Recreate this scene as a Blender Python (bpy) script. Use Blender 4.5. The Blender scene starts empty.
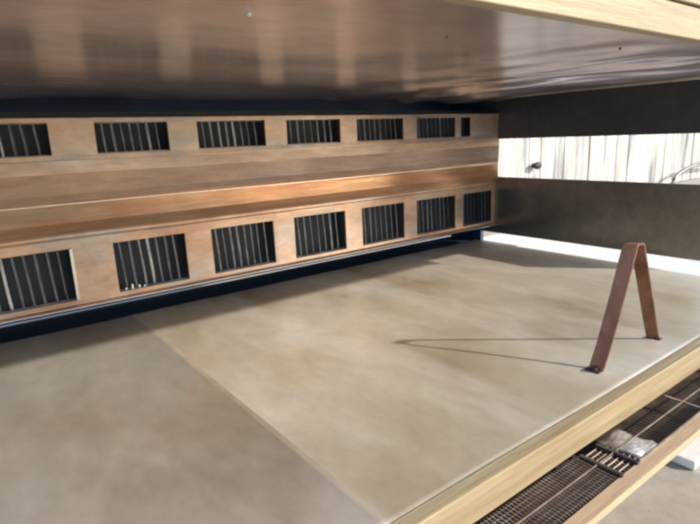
import bpy, bmesh, math, random
from mathutils import Vector, Matrix, noise
random.seed(4)
S = bpy.context.scene
COL = S.collection

# ------------------------------------------------------------ camera, light, exposure
cam_d = bpy.data.cameras.new('camera'); cam = bpy.data.objects.new('camera', cam_d); COL.objects.link(cam)
Xc = Vector((730, 154, -532)).normalized()
Yc = Vector((-410, 107, -532)); Yc = (Yc - Xc * Xc.dot(Yc)).normalized()
Zc = Xc.cross(Yc)
cam.matrix_world = Matrix.Translation((0, 0, 0.5)) @ Matrix((Xc, Yc, Zc)).to_4x4()
cam_d.sensor_width = 36; cam_d.lens = 532 / 700 * 36
cam_d.clip_start = 0.02; cam_d.clip_end = 500
S.camera = cam

SUNV = Vector((-1.24, 1.56, -1.0))
w = bpy.data.worlds.new('World'); S.world = w; w.use_nodes = True
nt = w.node_tree; bg = nt.nodes['Background']
sky = nt.nodes.new('ShaderNodeTexSky'); sky.sky_type = 'NISHITA'; sky.sun_disc = False
sky.sun_elevation = math.asin(1 / SUNV.length); sky.sun_rotation = math.atan2(-SUNV.x, -SUNV.y)
nt.links.new(sky.outputs[0], bg.inputs[0]); bg.inputs[1].default_value = 0.15
sl = bpy.data.lights.new('sun', 'SUN'); sun = bpy.data.objects.new('sun', sl); COL.objects.link(sun)
sl.energy = 3.4; sl.angle = math.radians(1.1); sl.color = (1.0, 0.90, 0.76)
sun.rotation_euler = SUNV.to_track_quat('-Z', 'Y').to_euler(); sun.location = (6, -7, 5)
S.view_settings.view_transform = 'Standard'; S.view_settings.look = 'None'
S.view_settings.exposure = 0.72; S.view_settings.gamma = 1
S.render.engine = 'CYCLES'
S.cycles.max_bounces = 10; S.cycles.diffuse_bounces = 6; S.cycles.glossy_bounces = 6
S.cycles.filter_width = 3.2

# ------------------------------------------------------------ materials
def mat(name, c1, c2=None, metal=0.0, rough=0.5, scale=4.0, stretch=(1, 1, 1), bump=0.0, bscale=40, c3=None, detail=5,
        rvar=0.0, s3=1.3, lo=0.35, hi=0.68, coat=0,
        c4=None, s4=(6, 1.2, 1), rot4=0.0, f4=.8, grain=.16, gs=26):
    m = bpy.data.materials.new(name); m.use_nodes = True
    n = m.node_tree.nodes; l = m.node_tree.links; p = n['Principled BSDF']
    p.inputs['Metallic'].default_value = metal; p.inputs['Roughness'].default_value = rough
    if coat: p.inputs['Coat Weight'].default_value = coat; p.inputs['Coat Roughness'].default_value = .2
    c2 = c2 or tuple(x * .8 for x in c1)
    tc = n.new('ShaderNodeTexCoord'); mp = n.new('ShaderNodeMapping'); mp.inputs['Scale'].default_value = stretch
    l.new(tc.outputs['Object'], mp.inputs[0])
    nz = n.new('ShaderNodeTexNoise'); nz.inputs['Scale'].default_value = scale; nz.inputs['Detail'].default_value = detail
    l.new(mp.outputs[0], nz.inputs['Vector'])
    cr = n.new('ShaderNodeValToRGB'); cr.color_ramp.elements[0].position = lo; cr.color_ramp.elements[1].position = hi
    cr.color_ramp.elements[0].color = (*c1, 1); cr.color_ramp.elements[1].color = (*c2, 1)
    l.new(nz.outputs['Fac'], cr.inputs[0]); out = cr.outputs[0]
    if c3:
        n3 = n.new('ShaderNodeTexNoise'); n3.inputs['Scale'].default_value = s3; n3.inputs['Detail'].default_value = 3
        mp3 = n.new('ShaderNodeMapping'); mp3.inputs['Location'].default_value = (3.1, 5.2, 1.7); mp3.inputs['Scale'].default_value = stretch
        l.new(tc.outputs['Object'], mp3.inputs[0]); l.new(mp3.outputs[0], n3.inputs['Vector'])
        r3 = n.new('ShaderNodeValToRGB'); r3.color_ramp.elements[0].position = .48; r3.color_ramp.elements[1].position = .66
        l.new(n3.outputs['Fac'], r3.inputs[0])
        mx = n.new('ShaderNodeMix'); mx.data_type = 'RGBA'
        l.new(r3.outputs[0], mx.inputs['Factor']); l.new(out, mx.inputs['A']); mx.inputs['B'].default_value = (*c3, 1)
        out = mx.outputs['Result']
    if c4:                                        # streaky stains with a direction of their own
        n4 = n.new('ShaderNodeTexNoise'); n4.inputs['Scale'].default_value = 1; n4.inputs['Detail'].default_value = 6; n4.inputs['Distortion'].default_value = .6
        mp4 = n.new('ShaderNodeMapping'); mp4.inputs['Scale'].default_value = s4; mp4.inputs['Rotation'].default_value = (0, 0, rot4)
        l.new(tc.outputs['Object'], mp4.inputs[0]); l.new(mp4.outputs[0], n4.inputs['Vector'])
        r4 = n.new('ShaderNodeValToRGB'); r4.color_ramp.elements[0].position = .50; r4.color_ramp.elements[1].position = .70
        r4.color_ramp.elements[1].color = (f4, f4, f4, 1)
        l.new(n4.outputs['Fac'], r4.inputs[0])
        m4 = n.new('ShaderNodeMix'); m4.data_type = 'RGBA'
        l.new(r4.outputs[0], m4.inputs['Factor']); l.new(out, m4.inputs['A']); m4.inputs['B'].default_value = (*c4, 1)
        out = m4.outputs['Result']
    if grain:                                     # fine grime and speckle
        n5 = n.new('ShaderNodeTexNoise'); n5.inputs['Scale'].default_value = gs; n5.inputs['Detail'].default_value = 6; n5.inputs['Roughness'].default_value = .7
        l.new(mp.outputs[0], n5.inputs['Vector'])
        r5 = n.new('ShaderNodeMapRange'); r5.inputs['From Min'].default_value = .3; r5.inputs['From Max'].default_value = .7
        r5.inputs['To Min'].default_value = 1 - grain; r5.inputs['To Max'].default_value = 1 + grain * .6
        l.new(n5.outputs['Fac'], r5.inputs['Value'])
        v5 = n.new('ShaderNodeVectorMath'); v5.operation = 'SCALE'
        l.new(out, v5.inputs[0]); l.new(r5.outputs[0], v5.inputs['Scale']); out = v5.outputs[0]
    l.new(out, p.inputs['Base Color'])
    if rvar:
        mr = n.new('ShaderNodeMapRange'); mr.inputs['To Min'].default_value = rough - rvar; mr.inputs['To Max'].default_value = rough + rvar
        l.new(nz.outputs['Fac'], mr.inputs['Value']); l.new(mr.outputs[0], p.inputs['Roughness'])
    if bump:
        nb = n.new('ShaderNodeTexNoise'); nb.inputs['Scale'].default_value = bscale; nb.inputs['Detail'].default_value = 4
        l.new(mp.outputs[0], nb.inputs['Vector'])
        b = n.new('ShaderNodeBump'); b.inputs['Strength'].default_value = bump; b.inputs['Distance'].default_value = .01
        l.new(nb.outputs['Fac'], b.inputs['Height']); l.new(b.outputs[0], p.inputs['Normal'])
    return m

M_floor = mat('stained_sheet', (.41, .345, .24), (.60, .55, .435), .28, .33, 3.4, (1, .55, 1), .08, 9, c3=(.66, .63, .54), rvar=.09, s3=2.6, detail=9, c4=(.76, .73, .66), s4=(3.6, .9, 1), rot4=.25, grain=.13)
M_floor2 = mat('grey_stained_sheet', (.33, .29, .23), (.48, .435, .375), .3, .33, 3.2, (1, .6, 1), .08, 9, c3=(.40, .40, .36), rvar=.09, s3=2.4, detail=9, c4=(.60, .58, .54), s4=(3.6, .9, 1), rot4=.25, grain=.13)
M_ceil = mat('tarnished_sheet', (.50, .45, .475), (.84, .77, .81), .88, .24, 3.0, (.6, 1, 1), .14, 6, c3=(.80, .67, .63), rvar=.08, c4=(.62, .58, .58), s4=(2, 7, 1), rot4=.3, grain=.2)
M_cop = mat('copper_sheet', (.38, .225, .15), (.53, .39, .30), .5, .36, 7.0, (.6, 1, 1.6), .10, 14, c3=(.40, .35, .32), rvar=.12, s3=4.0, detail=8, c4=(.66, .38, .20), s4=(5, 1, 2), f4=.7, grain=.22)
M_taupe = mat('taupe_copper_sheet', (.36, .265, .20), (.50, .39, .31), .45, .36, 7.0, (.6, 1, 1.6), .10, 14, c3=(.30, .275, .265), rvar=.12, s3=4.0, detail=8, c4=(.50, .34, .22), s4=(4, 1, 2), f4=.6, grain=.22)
M_lit_slope = mat('lit_slope_copper', (.52, .37, .27), (.66, .50, .39), .5, .36, 6.0, (.5, 1, 2.5), .10, 14, c3=(.55, .46, .40), rvar=.12, s3=4.0, detail=8, c4=(.80, .52, .32), s4=(3, 1, 4), f4=.6, grain=.22)  # same copper, base brightened to paint light onto the slope under the dim ceiling
M_bounce_ridge = mat('floor_bounce_copper', (.46, .22, .13), (.54, .33, .20), .6, .34, 5.0, (.4, 1, 3.0), .10, 14, c3=(.38, .28, .21), rvar=.1, s3=3.0, detail=8, c4=(.66, .47, .26), s4=(2, 1, 9), f4=.8, grain=.22)  # same copper, with the warm bounce off the floor painted into the base
M_slat = mat('grey_slat', (.26, .27, .29), (.13, .14, .16), .5, .4, 30)
M_dark = mat('dark_void', (.006, .012, .026), (.012, .020, .036), .0, .6, 5)  # near-black put in for the shade inside the openings
M_gap_shade = mat('gap_shade_navy', (.009, .032, .085), (.018, .048, .11), .0, .6, 5)  # blue-black that paints shade and dim sky reflection into the gaps
M_panel = mat('dark_grey_metal', (.075, .08, .095), (.11, .115, .13), .6, .33, 2.5, (1, 1, 1), .05, 6, rvar=.06)
M_panel2 = mat('olive_grey_metal', (.25, .245, .225), (.40, .39, .355), .8, .27, 2.5, (1, 1, 1), .08, 6, rvar=.08, c4=(.30, .29, .27), s4=(1, 2, 6), grain=.2)
M_wood = mat('pale_plank', (.31, .235, .13), (.41, .33, .20), 0, .5, 6, (.35, 6, 6), .15, 30, c3=(.38, .32, .21), lo=.3, hi=.7, coat=.15, c4=(.22, .145, .07), s4=(1.2, 60, 60), f4=.45, grain=.2)
M_wood2 = mat('tan_plank', (.48, .34, .21), (.56, .42, .27), 0, .55, 6, (.35, 6, 6), .12, 30, c4=(.30, .20, .12), s4=(1.2, 60, 60), f4=.45)
M_rust = mat('brown_strap', (.17, .075, .045), (.27, .13, .08), .45, .4, 22, (1, 1, 1), .1, 60)
M_dbolt = mat('dark_bolt', (.06, .045, .04), (.12, .10, .09), .7, .4, 60)
M_wire = mat('grey_wire', (.34, .29, .245), (.20, .15, .12), .3, .5, 30)
M_dwire = mat('black_bar', (.035, .03, .03), (.07, .06, .06), .3, .5, 30)
M_tray = mat('dark_tray', (.055, .037, .026), (.11, .08, .06), .2, .6, 25)
M_plate = mat('bright_plate', (.24, .22, .21), (.50, .49, .49), .5, .42, 60, (1, 3, 1), rvar=.1, detail=8)
M_ground = mat('worn_concrete', (.40, .35, .29), (.50, .45, .39), 0, .7, 5, (1, 1, 1), .1, 30, c3=(.38, .38, .35))
M_white = mat('white_paint', (.90, .90, .89), (.86, .86, .86), 0, .25, 5)
M_fence = mat('white_board', (.42, .39, .33), (.76, .75, .72), 0, .6, 2.6, (6, 6, .6), .2, 20, c3=(.17, .185, .23), s3=1.0, detail=9, c4=(.42, .45, .50), s4=(22, 22, 1.2), f4=.8, grain=.25, gs=14)
M_pipe = mat('grey_pipe', (.22, .22, .21), (.30, .30, .29), .5, .4, 10)
M_black = mat('black_rubber', (.02, .018, .016), (.035, .03, .03), 0, .6, 20)
M_highlight = mat('painted_highlight', (.80, .62, .46), (.86, .74, .60), .6, .3, 12)  # pale colour painting the highlight along the ridge crest
M_rim = mat('sheet_rim', (.60, .57, .53), (.70, .66, .62), .85, .3, 8)

# ------------------------------------------------------------ helpers
def bx(bm, x0, x1, y0, y1, z0, z1):
    vs = [bm.verts.new((x, y, z)) for z in (z0, z1) for y in (y0, y1) for x in (x0, x1)]
    for f in ((0, 2, 3, 1), (4, 5, 7, 6), (0, 1, 5, 4), (2, 6, 7, 3), (0, 4, 6, 2), (1, 3, 7, 5)):
        bm.faces.new([vs[i] for i in f])
def tube(bm, pts, r, seg=8):
    pts = [Vector(p) for p in pts]; rings = []
    for i, p in enumerate(pts):
        d = (pts[min(i + 1, len(pts) - 1)] - pts[max(i - 1, 0)]).normalized()
        a = d.cross(Vector((0, 0, 1)) if abs(d.z) < .9 else Vector((1, 0, 0))).normalized(); b = d.cross(a)
        rings.append([bm.verts.new(p + (a * math.cos(t) + b * math.sin(t)) * r) for t in (2 * math.pi * k / seg for k in range(seg))])
    for r0, r1 in zip(rings, rings[1:]):
        for k in range(seg): bm.faces.new((r0[k], r0[(k + 1) % seg], r1[(k + 1) % seg], r1[k]))
    bm.faces.new(rings[0][::-1]); bm.faces.new(rings[-1])
def obj(name, bm, m, parent=None, smooth=False, bevel=0):
    me = bpy.data.meshes.new(name); bmesh.ops.recalc_face_normals(bm, faces=bm.faces)
    bm.to_mesh(me); bm.free(); me.materials.append(m)
    o = bpy.data.objects.new(name, me); COL.objects.link(o); o.parent = parent
    if smooth:
        for p in me.polygons: p.use_smooth = True
    if bevel:
        md = o.modifiers.new('bevel', 'BEVEL'); md.width = bevel; md.segments = 2; md.limit_method = 'ANGLE'
    return o
def tag(o, label, cat, group=None):
    o['label'] = label; o['category'] = cat
    if group: o['group'] = group
    return o
def thing(name, loc, label, cat, group=None):
    o = bpy.data.objects.new(name, None); COL.objects.link(o); o.location = loc; o.empty_display_size = .05
    return tag(o, label, cat, group)
def under(o, root):              # o was modelled in world space: keep it there under its root
    o.parent = root; o.matrix_parent_inverse = Matrix.Translation(root.location).inverted()
    return o
def struct(o): o['kind'] = 'structure'; return o
def N(x, y, z=0): return noise.noise(Vector((x, y, z)))

# ------------------------------------------------------------ setting: ground, floor, ceiling
bm = bmesh.new()
vs = [bm.verts.new(p) for p in ((-60, -60, -.35), (60, -60, -.35), (60, 60, -.35), (-60, 60, -.35))]; bm.faces.new(vs)
struct(obj('ground', bm, M_ground))

def sheet(name, x0, x1, y0, y1, nx, ny, zf, m, thick, parent=None):
    bm = bmesh.new(); g = []
    for j in range(ny + 1):
        row = []
        for i in range(nx + 1):
            x = x0 + (x1 - x0) * i / nx; y = y0 + (y1 - y0) * j / ny
            row.append(bm.verts.new((x, y, zf(x, y))))
        g.append(row)
    for j in range(ny):
        for i in range(nx): bm.faces.new((g[j][i], g[j][i + 1], g[j + 1][i + 1], g[j + 1][i]))
    o = obj(name, bm, m, parent, smooth=True)
    md = o.modifiers.new('solid', 'SOLIDIFY'); md.thickness = thick; md.offset = -1 if name != 'ceiling' else 1
    return o
# right sheet, and a left sheet whose edge laps over it with a small rolled lip
def zr(x, y):
    k = min(1, (y - .46) / .15)
    return -.0002 + k * .0018 * N(x * 2.2, y * 1.7) + .0008 * N(x * 6, y * 5, 3)
def zl(x, y):
    e = max(0, (x - .355) / .035)
    return .0022 + .0018 * N(x * 2.2, y * 1.7) + .0012 * e * e + .002 * max(0, (y - 1.55) / .1) * N(x * 9, y * 8)
struct(sheet('floor', .33, 1.975, .4615, 1.652, 120, 90, zr, M_floor, .002))
struct(sheet('floor', -.45, .392, .4615, 1.645, 70, 90, zl, M_floor2, .0015))

def zc(x, y):
    z = .652 + .0035 * N(x * 1.6, y * 2.2, 7) + .0015 * N(x * 5, y * 5, 2)
    # crumpled folds running up to the right-hand end
    k = min(1, max(0, (x - .95) / .5)) * min(1, max(0, (y - .50) / .15))
    t = x + .34 * (y - .6); k *= min(1, max(.12, (2.06 - x) / .25))
    z += k * (.009 * math.sin(t * 19 + 2.5 * N(x * 2, y * 2)) + .013 * N(t * 7, y * 1.6, 9) + .0028 * N(t * 20, y * 4, 5))
    # drooping rear edge
    b = max(0, (y - 1.45) / .2)
    z -= b * b * (.014 + .018 * max(0, N(x * 3.2, 1.5)) + .006 * N(x * 11, 4.))
    return z
ceil = struct(sheet('ceiling', -.45, 2.06, .452, 1.66, 260, 130, zc, M_ceil, .002))
bm = bmesh.new(); tube(bm, [(2.064, y, zc(2.06, y) - .001) for y in [.46 + .03 * i for i in range(41)]], .0055)
obj('rim', bm, M_rim, ceil, smooth=True)

# ------------------------------------------------------------ copper wall with two rows of slatted openings
UP = [(.02, .232), (.345, .543), (.634, .862), (.945, 1.166), (1.244, 1.475), (1.551, 1.777), (1.812, 1.874)]
LO = [(.0, .242), (.350, .558), (.645, .867), (.951, 1.172), (1.254, 1.473), (1.546, 1.779), (1.832, 2.03)]
prof = [(1.600, .582), (1.6, .569), (1.6, .487), (1.598, .470), (1.592, .437), (1.566, .385), (1.553, .369), (1.551, .362), (1.554, .355), (1.570, .312),
        (1.590, .281), (1.596, .276), (1.596, .268), (1.6, .262), (1.6, .236), (1.6, .092), (1.6, .078), (1.588, .072)]
JU = 1; JL = 14
xs = sorted(set([-.44, 2.075] + [x for a in UP + LO for x in a] + [-.44 + .12 * i for i in range(21)]))
xs = [x for i, x in enumerate(xs) if i == 0 or x - xs[i - 1] > 1e-4]
def wob(x, y, z, j):
    x = min(x, 2.075 - max(0, 1.6 - y) * 1.45)
    a = .0035 * N(x * 2.3, z * 7, 1) + .0015 * N(x * 9, z * 14, 8)
    return (x, y + a, z + (.0035 * N(x * 2.0, j * .35, 4) if 3 <= j <= 13 else 0))
def wall_rows(ja, jb):
    bm = bmesh.new()
    g = [[bm.verts.new(wob(x, y, z, j)) for x in xs] for j, (y, z) in enumerate(prof)]
    for j in range(ja, jb): wall_row(bm, g, j)
    bmesh.ops.delete(bm, geom=[v for v in bm.verts if not v.link_faces], context='VERTS')
    return bm
def wall_row(bm, g, j):
    for i in range(len(xs) - 1):
        xm = (xs[i] + xs[i + 1]) / 2
        if j == JU and any(a < xm < b for a, b in UP): continue
        if j == JL and any(a < xm < b for a, b in LO): continue
        bm.faces.new((g[j][i], g[j][i + 1], g[j + 1][i + 1], g[j + 1][i]))
wall = thing('copper_wall', (.8, 1.62, .07), 'long copper-coloured sheet wall with a ridge between two rows of slatted dark openings', 'wall')
for nm, ja, jb, mm in (('upper_panel', 0, 3, M_taupe), ('sloping_strip', 3, 6, M_lit_slope), ('ridge', 6, 10, M_bounce_ridge), ('lower_panel', 10, 17, M_cop)):
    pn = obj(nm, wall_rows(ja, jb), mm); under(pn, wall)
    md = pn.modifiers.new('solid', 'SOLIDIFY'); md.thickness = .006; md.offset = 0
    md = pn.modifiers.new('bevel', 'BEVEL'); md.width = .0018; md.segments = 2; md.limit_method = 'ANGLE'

def grille(x0, x1, z0, z1, lean, shade):
    bm = bmesh.new(); n = max(2, round((x1 - x0) / .026))
    bx(bm, x0 - .006, x1 + .006, 1.612, 1.616, z0 - .006, z0 + .002); bx(bm, x0 - .006, x1 + .006, 1.612, 1.616, z1 - .002, z1 + .006)
    for i in range(1, n):
        xc = x0 + (x1 - x0) * i / n + random.uniform(-.002, .002)
        wd = random.uniform(.0022, .0042); ang = random.uniform(.2, .9); bow = random.uniform(-.0006, .0008)
        st = 6; prev = None
        for k in range(st + 1):
            t = k / st; z = z0 + .002 + (z1 - z0 - .004) * t
            xx = xc + lean * (t - .5) * (z1 - z0) + bow * math.sin(t * math.pi * 1.6)
            dx, dy = wd * math.cos(ang), wd * math.sin(ang)
            cur = [bm.verts.new((xx + a * dx + c * .0006, 1.6165 + a * dy, z)) for a, c in ((-1, -1), (1, -1), (1, 1), (-1, 1))]
            if prev:
                for q in range(4): bm.faces.new((prev[q], prev[(q + 1) % 4], cur[(q + 1) % 4], cur[q]))
            else: bm.faces.new(cur[::-1])
            prev = cur
        bm.faces.new(prev)
    o = obj('grille', bm, M_slat); under(o, wall); return o
for a, b in UP: grille(a, b, .487, .569, -.06, 0)
for a, b in LO: grille(a, b, .092, .236, -.05, 0)
bm = bmesh.new(); tube(bm, [(min(-.44 + .05 * i, 1.99), 1.5485 + .0035 * N((-.44 + .05 * i) * 2.3, 2.5, 1), .3625 + .0035 * N((-.44 + .05 * i) * 2, 2.5, 4)) for i in range(49)], .0032); under(obj('crest_highlight', bm, M_highlight, smooth=True), wall)  # thin pale tube added as the highlight line on the crest
# little bright pegs poking up in the second lower opening
bm = bmesh.new()
for x, h in ((.371, .007), (.389, .014), (.409, .009), (.424, .006)): bx(bm, x - .0025, x + .0025, 1.6045, 1.607, .092, .092 + h)
under(obj('peg_strip', bm, M_white), wall)
# bright vertical edging at the first lower opening, and the light hem along the bottom
bm = bmesh.new(); bx(bm, .236, .243, 1.589, 1.594, .094, .237); under(obj('edge_strip', bm, M_rim), wall)
bm = bmesh.new(); tube(bm, [(x, 1.588 + .0035 * N(x * 2.3, .5, 1), .0715) for x in [-.44 + .05 * i for i in range(51)]], .0028); under(obj('hem', bm, M_rim), wall)

# dark lining added behind the copper wall, its colour painting the shade in the gaps
bm = bmesh.new(); bx(bm, -.45, 2.10, 1.90, 1.92, -.02, .70)
bx(bm, -.45, 2.10, 1.64, 1.899, .662, .68); bx(bm, -.45, 2.10, 1.50, 1.899, -.045, -.025); bx(bm, 2.08, 2.10, 1.70, 1.899, -.024, .661)
backdrop = tag(obj('gap_shade', bm, M_gap_shade), 'added blue-black lining seen through the gaps above and below the copper wall', 'backdrop')
bm = bmesh.new(); bx(bm, -.45, 2.07, 1.66, 1.672, .080, .60)  # black sheet standing in for the unlit depth behind the slats
tag(obj('opening_shade', bm, M_dark), 'added black board painting the shade inside the slatted openings of the copper wall', 'board')

# ------------------------------------------------------------ end panels
def plate(name, bb, label, m=M_panel, cat='panel', bev=.002, **k):
    bm = bmesh.new(); bx(bm, *bb); return tag(obj(name, bm, m, bevel=bev), label, cat, k.get('group'))
plate('dark_metal_panel', (2.066, 2.086, .70, 1.70, .469, .668), 'dark grey metal panel above the bright gap at the right-hand end')
plate('dark_metal_panel', (2.05, 2.07, .70, 1.70, .033, .297), 'wide dark metal panel below the bright gap and above the floor strip of light', M_panel2)
plate('end_panel', (-.47, -.455, .47, 1.9, -.02, .66), 'dark panel closing the left-hand end, outside the frame')

bm = bmesh.new(); bx(bm, 2.088, 2.36, .74, 1.72, .486, .496)  # added out of view to keep sun patches off the wall's far corner
for yy in (.76, 1.2, 1.70): bx(bm, 2.088, 2.34, yy - .006, yy + .006, .497, .53)
tag(obj('sun_blocker', bm, M_panel, bevel=.002), 'added out-of-view hood outside the right-hand end, shading the gap from the sun', 'blocker')
# ------------------------------------------------------------ wooden rails
def plank(name, x0, x1, y0, y1, z0, z1, label, m):
    bm = bmesh.new()
    bx(bm, x0, x1, y0, y1, z0, z1)
    bmesh.ops.subdivide_edges(bm, edges=[e for e in bm.edges if abs((e.verts[0].co - e.verts[1].co).x) > .5], cuts=40)
    for v in bm.verts:
        v.co.z += .0012 * N(v.co.x * 2.5, v.co.y * 30, v.co.z * 20); v.co.y += .0012 * N(v.co.x * 3, v.co.z * 20, 5)
    return tag(obj(name, bm, m, bevel=.002), label, 'plank')
plank('wooden_rail', -.45, 2.3, .436, .462, -.052, .0045, 'pale wooden plank along the front edge of the metal floor', M_wood)
plank('wooden_rail', -.45, 2.3, .332, .358, -.068, -.055, 'tan wooden rail in the lower right corner, outside the wire mesh', M_wood2)
plank('wooden_rail', -.45, 2.3, .436, .460, .648, .700, 'pale wooden plank along the front edge of the metal ceiling', M_wood)
plank('wooden_rail', -.45, 2.3, .433, .460, .7035, .80, 'upper cream plank above a dark joint in the top right corner', M_wood)

# ------------------------------------------------------------ wire mesh tray between the two lower rails
tr = thing('mesh_tray', (.9, .393, -.1), 'dark tray of grey wire mesh set between the two lower wooden rails', 'tray')
bm = bmesh.new(); bx(bm, -.44, 2.28, .352, .50, -.084, -.080); bx(bm, -.44, 2.28, .49, .50, -.0795, -.03); under(obj('tray_base', bm, M_tray), tr)
bm = bmesh.new()
x = .30
while x < .795:
    tube(bm, [(x, .3605, -.0555), (x, .434, -.0555)], .0012, 5); x += .0075
for i in range(9): tube(bm, [(-.2, .361 + .0090 * i, -.0575), (.80, .357 + .0093 * i, -.0575)], .0010, 5)
under(obj('wire_mesh', bm, M_wire), tr)
bm = bmesh.new()
x = .812
while x < .845:
    tube(bm, [(x, .356, -.058), (x, .426, -.058)], .0013, 5); x += .0085
for i in range(8): tube(bm, [(.80, .357 + .0095 * i, -.056), (.9, .357 + .0095 * i, -.056)], .0013, 5)
under(obj('mesh_strip', bm, M_wire), tr)
for xx in (.797, .850):
    bm = bmesh.new(); bx(bm, xx - .004, xx + .004, .354, .428, -.056, -.050); under(obj('cross_bar', bm, M_dwire, bevel=.001), tr)
bm = bmesh.new(); bx(bm, .867, .935, .356, .432, -.059, -.054)
bmesh.ops.subdivide_edges(bm, edges=bm.edges[:], cuts=4)
for v in bm.verts:
    v.co.z += .005 * N(v.co.x * 45, v.co.y * 45); v.co.x += .010 * N(v.co.y * 50, 3.3)
under(obj('clip_plate', bm, M_plate, smooth=True), tr)
bm = bmesh.new(); bx(bm, -.2, 2.2, .3945, .3970, -.053, -.051); bx(bm, .86, 2.2, .3555, .359, -.055, -.052)
under(obj('long_bar', bm, M_wire, bevel=.0006), tr)
for xx in (1.13, 1.40, 1.68):
    bm = bmesh.new(); bx(bm, xx - .0025, xx + .0025, .360, .432, -.0565, -.0535); under(obj('cross_rod', bm, M_wire), tr)
bm = bmesh.new()
for i in range(60): tube(bm, [(.945 + .011 * i, .36, -.070), (.945 + .011 * i, .432, -.070)], .0009, 5)
under(obj('lower_wires', bm, M_dwire), tr)

# ------------------------------------------------------------ brown folded strap standing on the floor
hw = Vector((-.57, .82, 0)).normalized() * .0150
st = thing('metal_strap', (1.16, .53, 0), 'brown metal strap folded into a narrow upside-down V, bolted to the floor', 'strap')
path = [(1.033, .531, .004), (1.060, .531, .055), (1.100, .531, .150), (1.134, .531, .240), (1.1375, .531, .2505), (1.143, .531, .2545), (1.166, .531, .2535), (1.172, .531, .2495), (1.176, .531, .240),
        (1.215, .531, .160), (1.262, .531, .060), (1.290, .531, .004)]
bm = bmesh.new(); th = .0022; prev = None
for i, p in enumerate(path):
    p = Vector(p); d = (Vector(path[min(i + 1, len(path) - 1)]) - Vector(path[max(i - 1, 0)])).normalized()
    nrm = Vector((-d.z, 0, d.x)) * th
    wv = hw * (1 if i < 5 else .92)
    cur = [bm.verts.new(p + a * wv + b * nrm) for a, b in ((-1, -1), (1, -1), (1, 1), (-1, 1))]
    if prev:
        for q in range(4): bm.faces.new((prev[q], prev[(q + 1) % 4], cur[(q + 1) % 4], cur[q]))
    else: bm.faces.new(cur[::-1])
    prev = cur
bm.faces.new(prev)
under(obj('strap', bm, M_rust, bevel=.0007), st)
for fx, s in ((1.033, -1), (1.290, 1)):
    bm = bmesh.new(); bx(bm, fx - .020 if s < 0 else fx - .002, fx + .002 if s < 0 else fx + .012, .515, .547, .002, .0055)
    ft = under(obj('foot', bm, M_dbolt, bevel=.001), st)
    bm = bmesh.new(); bmesh.ops.create_cone(bm, cap_ends=True, segments=6, radius1=.008, radius2=.007, depth=.008,
                                            matrix=Matrix.Translation((fx - .013 if s < 0 else fx + .006, .528, .0095)))
    b = obj('bolt', bm, M_dbolt); under(b, st)

# rivets on the ceiling
for x, y, r, m, lab in ((.322, .615, .0035, M_white, 'tiny bright rivet head on the brown ceiling near the top edge'),
                        (1.121, .574, .003, M_dbolt, 'small dark screw head in the crumpled pale end of the ceiling'),
                        (.680, .630, .002, M_rust, 'small brown screw head in the middle of the ceiling sheet')):
    bm = bmesh.new(); bmesh.ops.create_uvsphere(bm, u_segments=12, v_segments=8, radius=r, matrix=Matrix.Translation((x, y, zc(x, y) - .001)) @ Matrix.Diagonal((1, 1, .6, 1)))
    tag(obj('screw_head', bm, m, smooth=True), lab, 'screw', 'screw heads in the ceiling')

# ------------------------------------------------------------ outside, seen through the gap
fb = thing('board_fence', (7, 3.5, -.35), 'bright cream and white board fence seen through the gap in the right-hand end', 'fence')
x = 3.6; k = 0
bm = bmesh.new()
while x < 14:
    wd = random.uniform(.16, .30); bx(bm, x, x + wd - .005, 3.5 + random.uniform(-.008, .008), 3.53, -.34, 1.3); x += wd
under(obj('boards', bm, M_fence, bevel=.004), fb)
bm = bmesh.new(); bx(bm, 3.6, 14, 3.545, 3.60, .9, 1.0); bx(bm, 3.6, 14, 3.545, 3.60, -.1, 0); under(obj('back_rail', bm, M_white), fb)
bm = bmesh.new()
bmesh.ops.create_uvsphere(bm, u_segments=16, v_segments=10, radius=.05, matrix=Matrix.Translation((5.13, 3.44, .13)) @ Matrix.Diagonal((1.4, .6, .8, 1)))
bmesh.ops.create_cone(bm, cap_ends=True, segments=12, radius1=.025, radius2=.02, depth=.07, matrix=Matrix.Translation((5.14, 3.47, .13)) @ Matrix.Rotation(math.pi / 2, 4, 'X'))
tag(obj('wall_knob', bm, M_black, smooth=True), 'small black knob fixed on the bright boards near the left end of the gap', 'knob')
bm = bmesh.new(); pts = []
for i in range(25):
    a = math.pi * i / 24; pts.append((9.3 - 1.15 * math.cos(a), 3.3, -.35 + .27 * math.sin(a) ** .8))
tube(bm, pts, .028)
tag(obj('pipe_hoop', bm, M_pipe, smooth=True), 'low grey pipe hoop in front of the bright boards, at the right of the gap', 'hoop')

bm = bmesh.new(); bx(bm, 1.985, 2.75, .30, 1.76, -.06, -.026)  # white slab added where daylight shows under the end panel
tag(obj('daylight_strip', bm, M_white, bevel=.003), 'added white ledge showing as a strip of light under the dark right-hand panel', 'ledge')
# white bar and dark block on the ground beyond the lower rail
plate('white_bar', (1.375, 1.66, .440, .500, -.349, -.325), 'white bar lying on the pale ground at the lower right edge', M_white, 'bar', .004)
plate('dark_block', (1.50, 1.70, .545, .60, -.349, -.30), 'small dark brown block behind the white bar at the right edge', M_tray, 'block', .004)
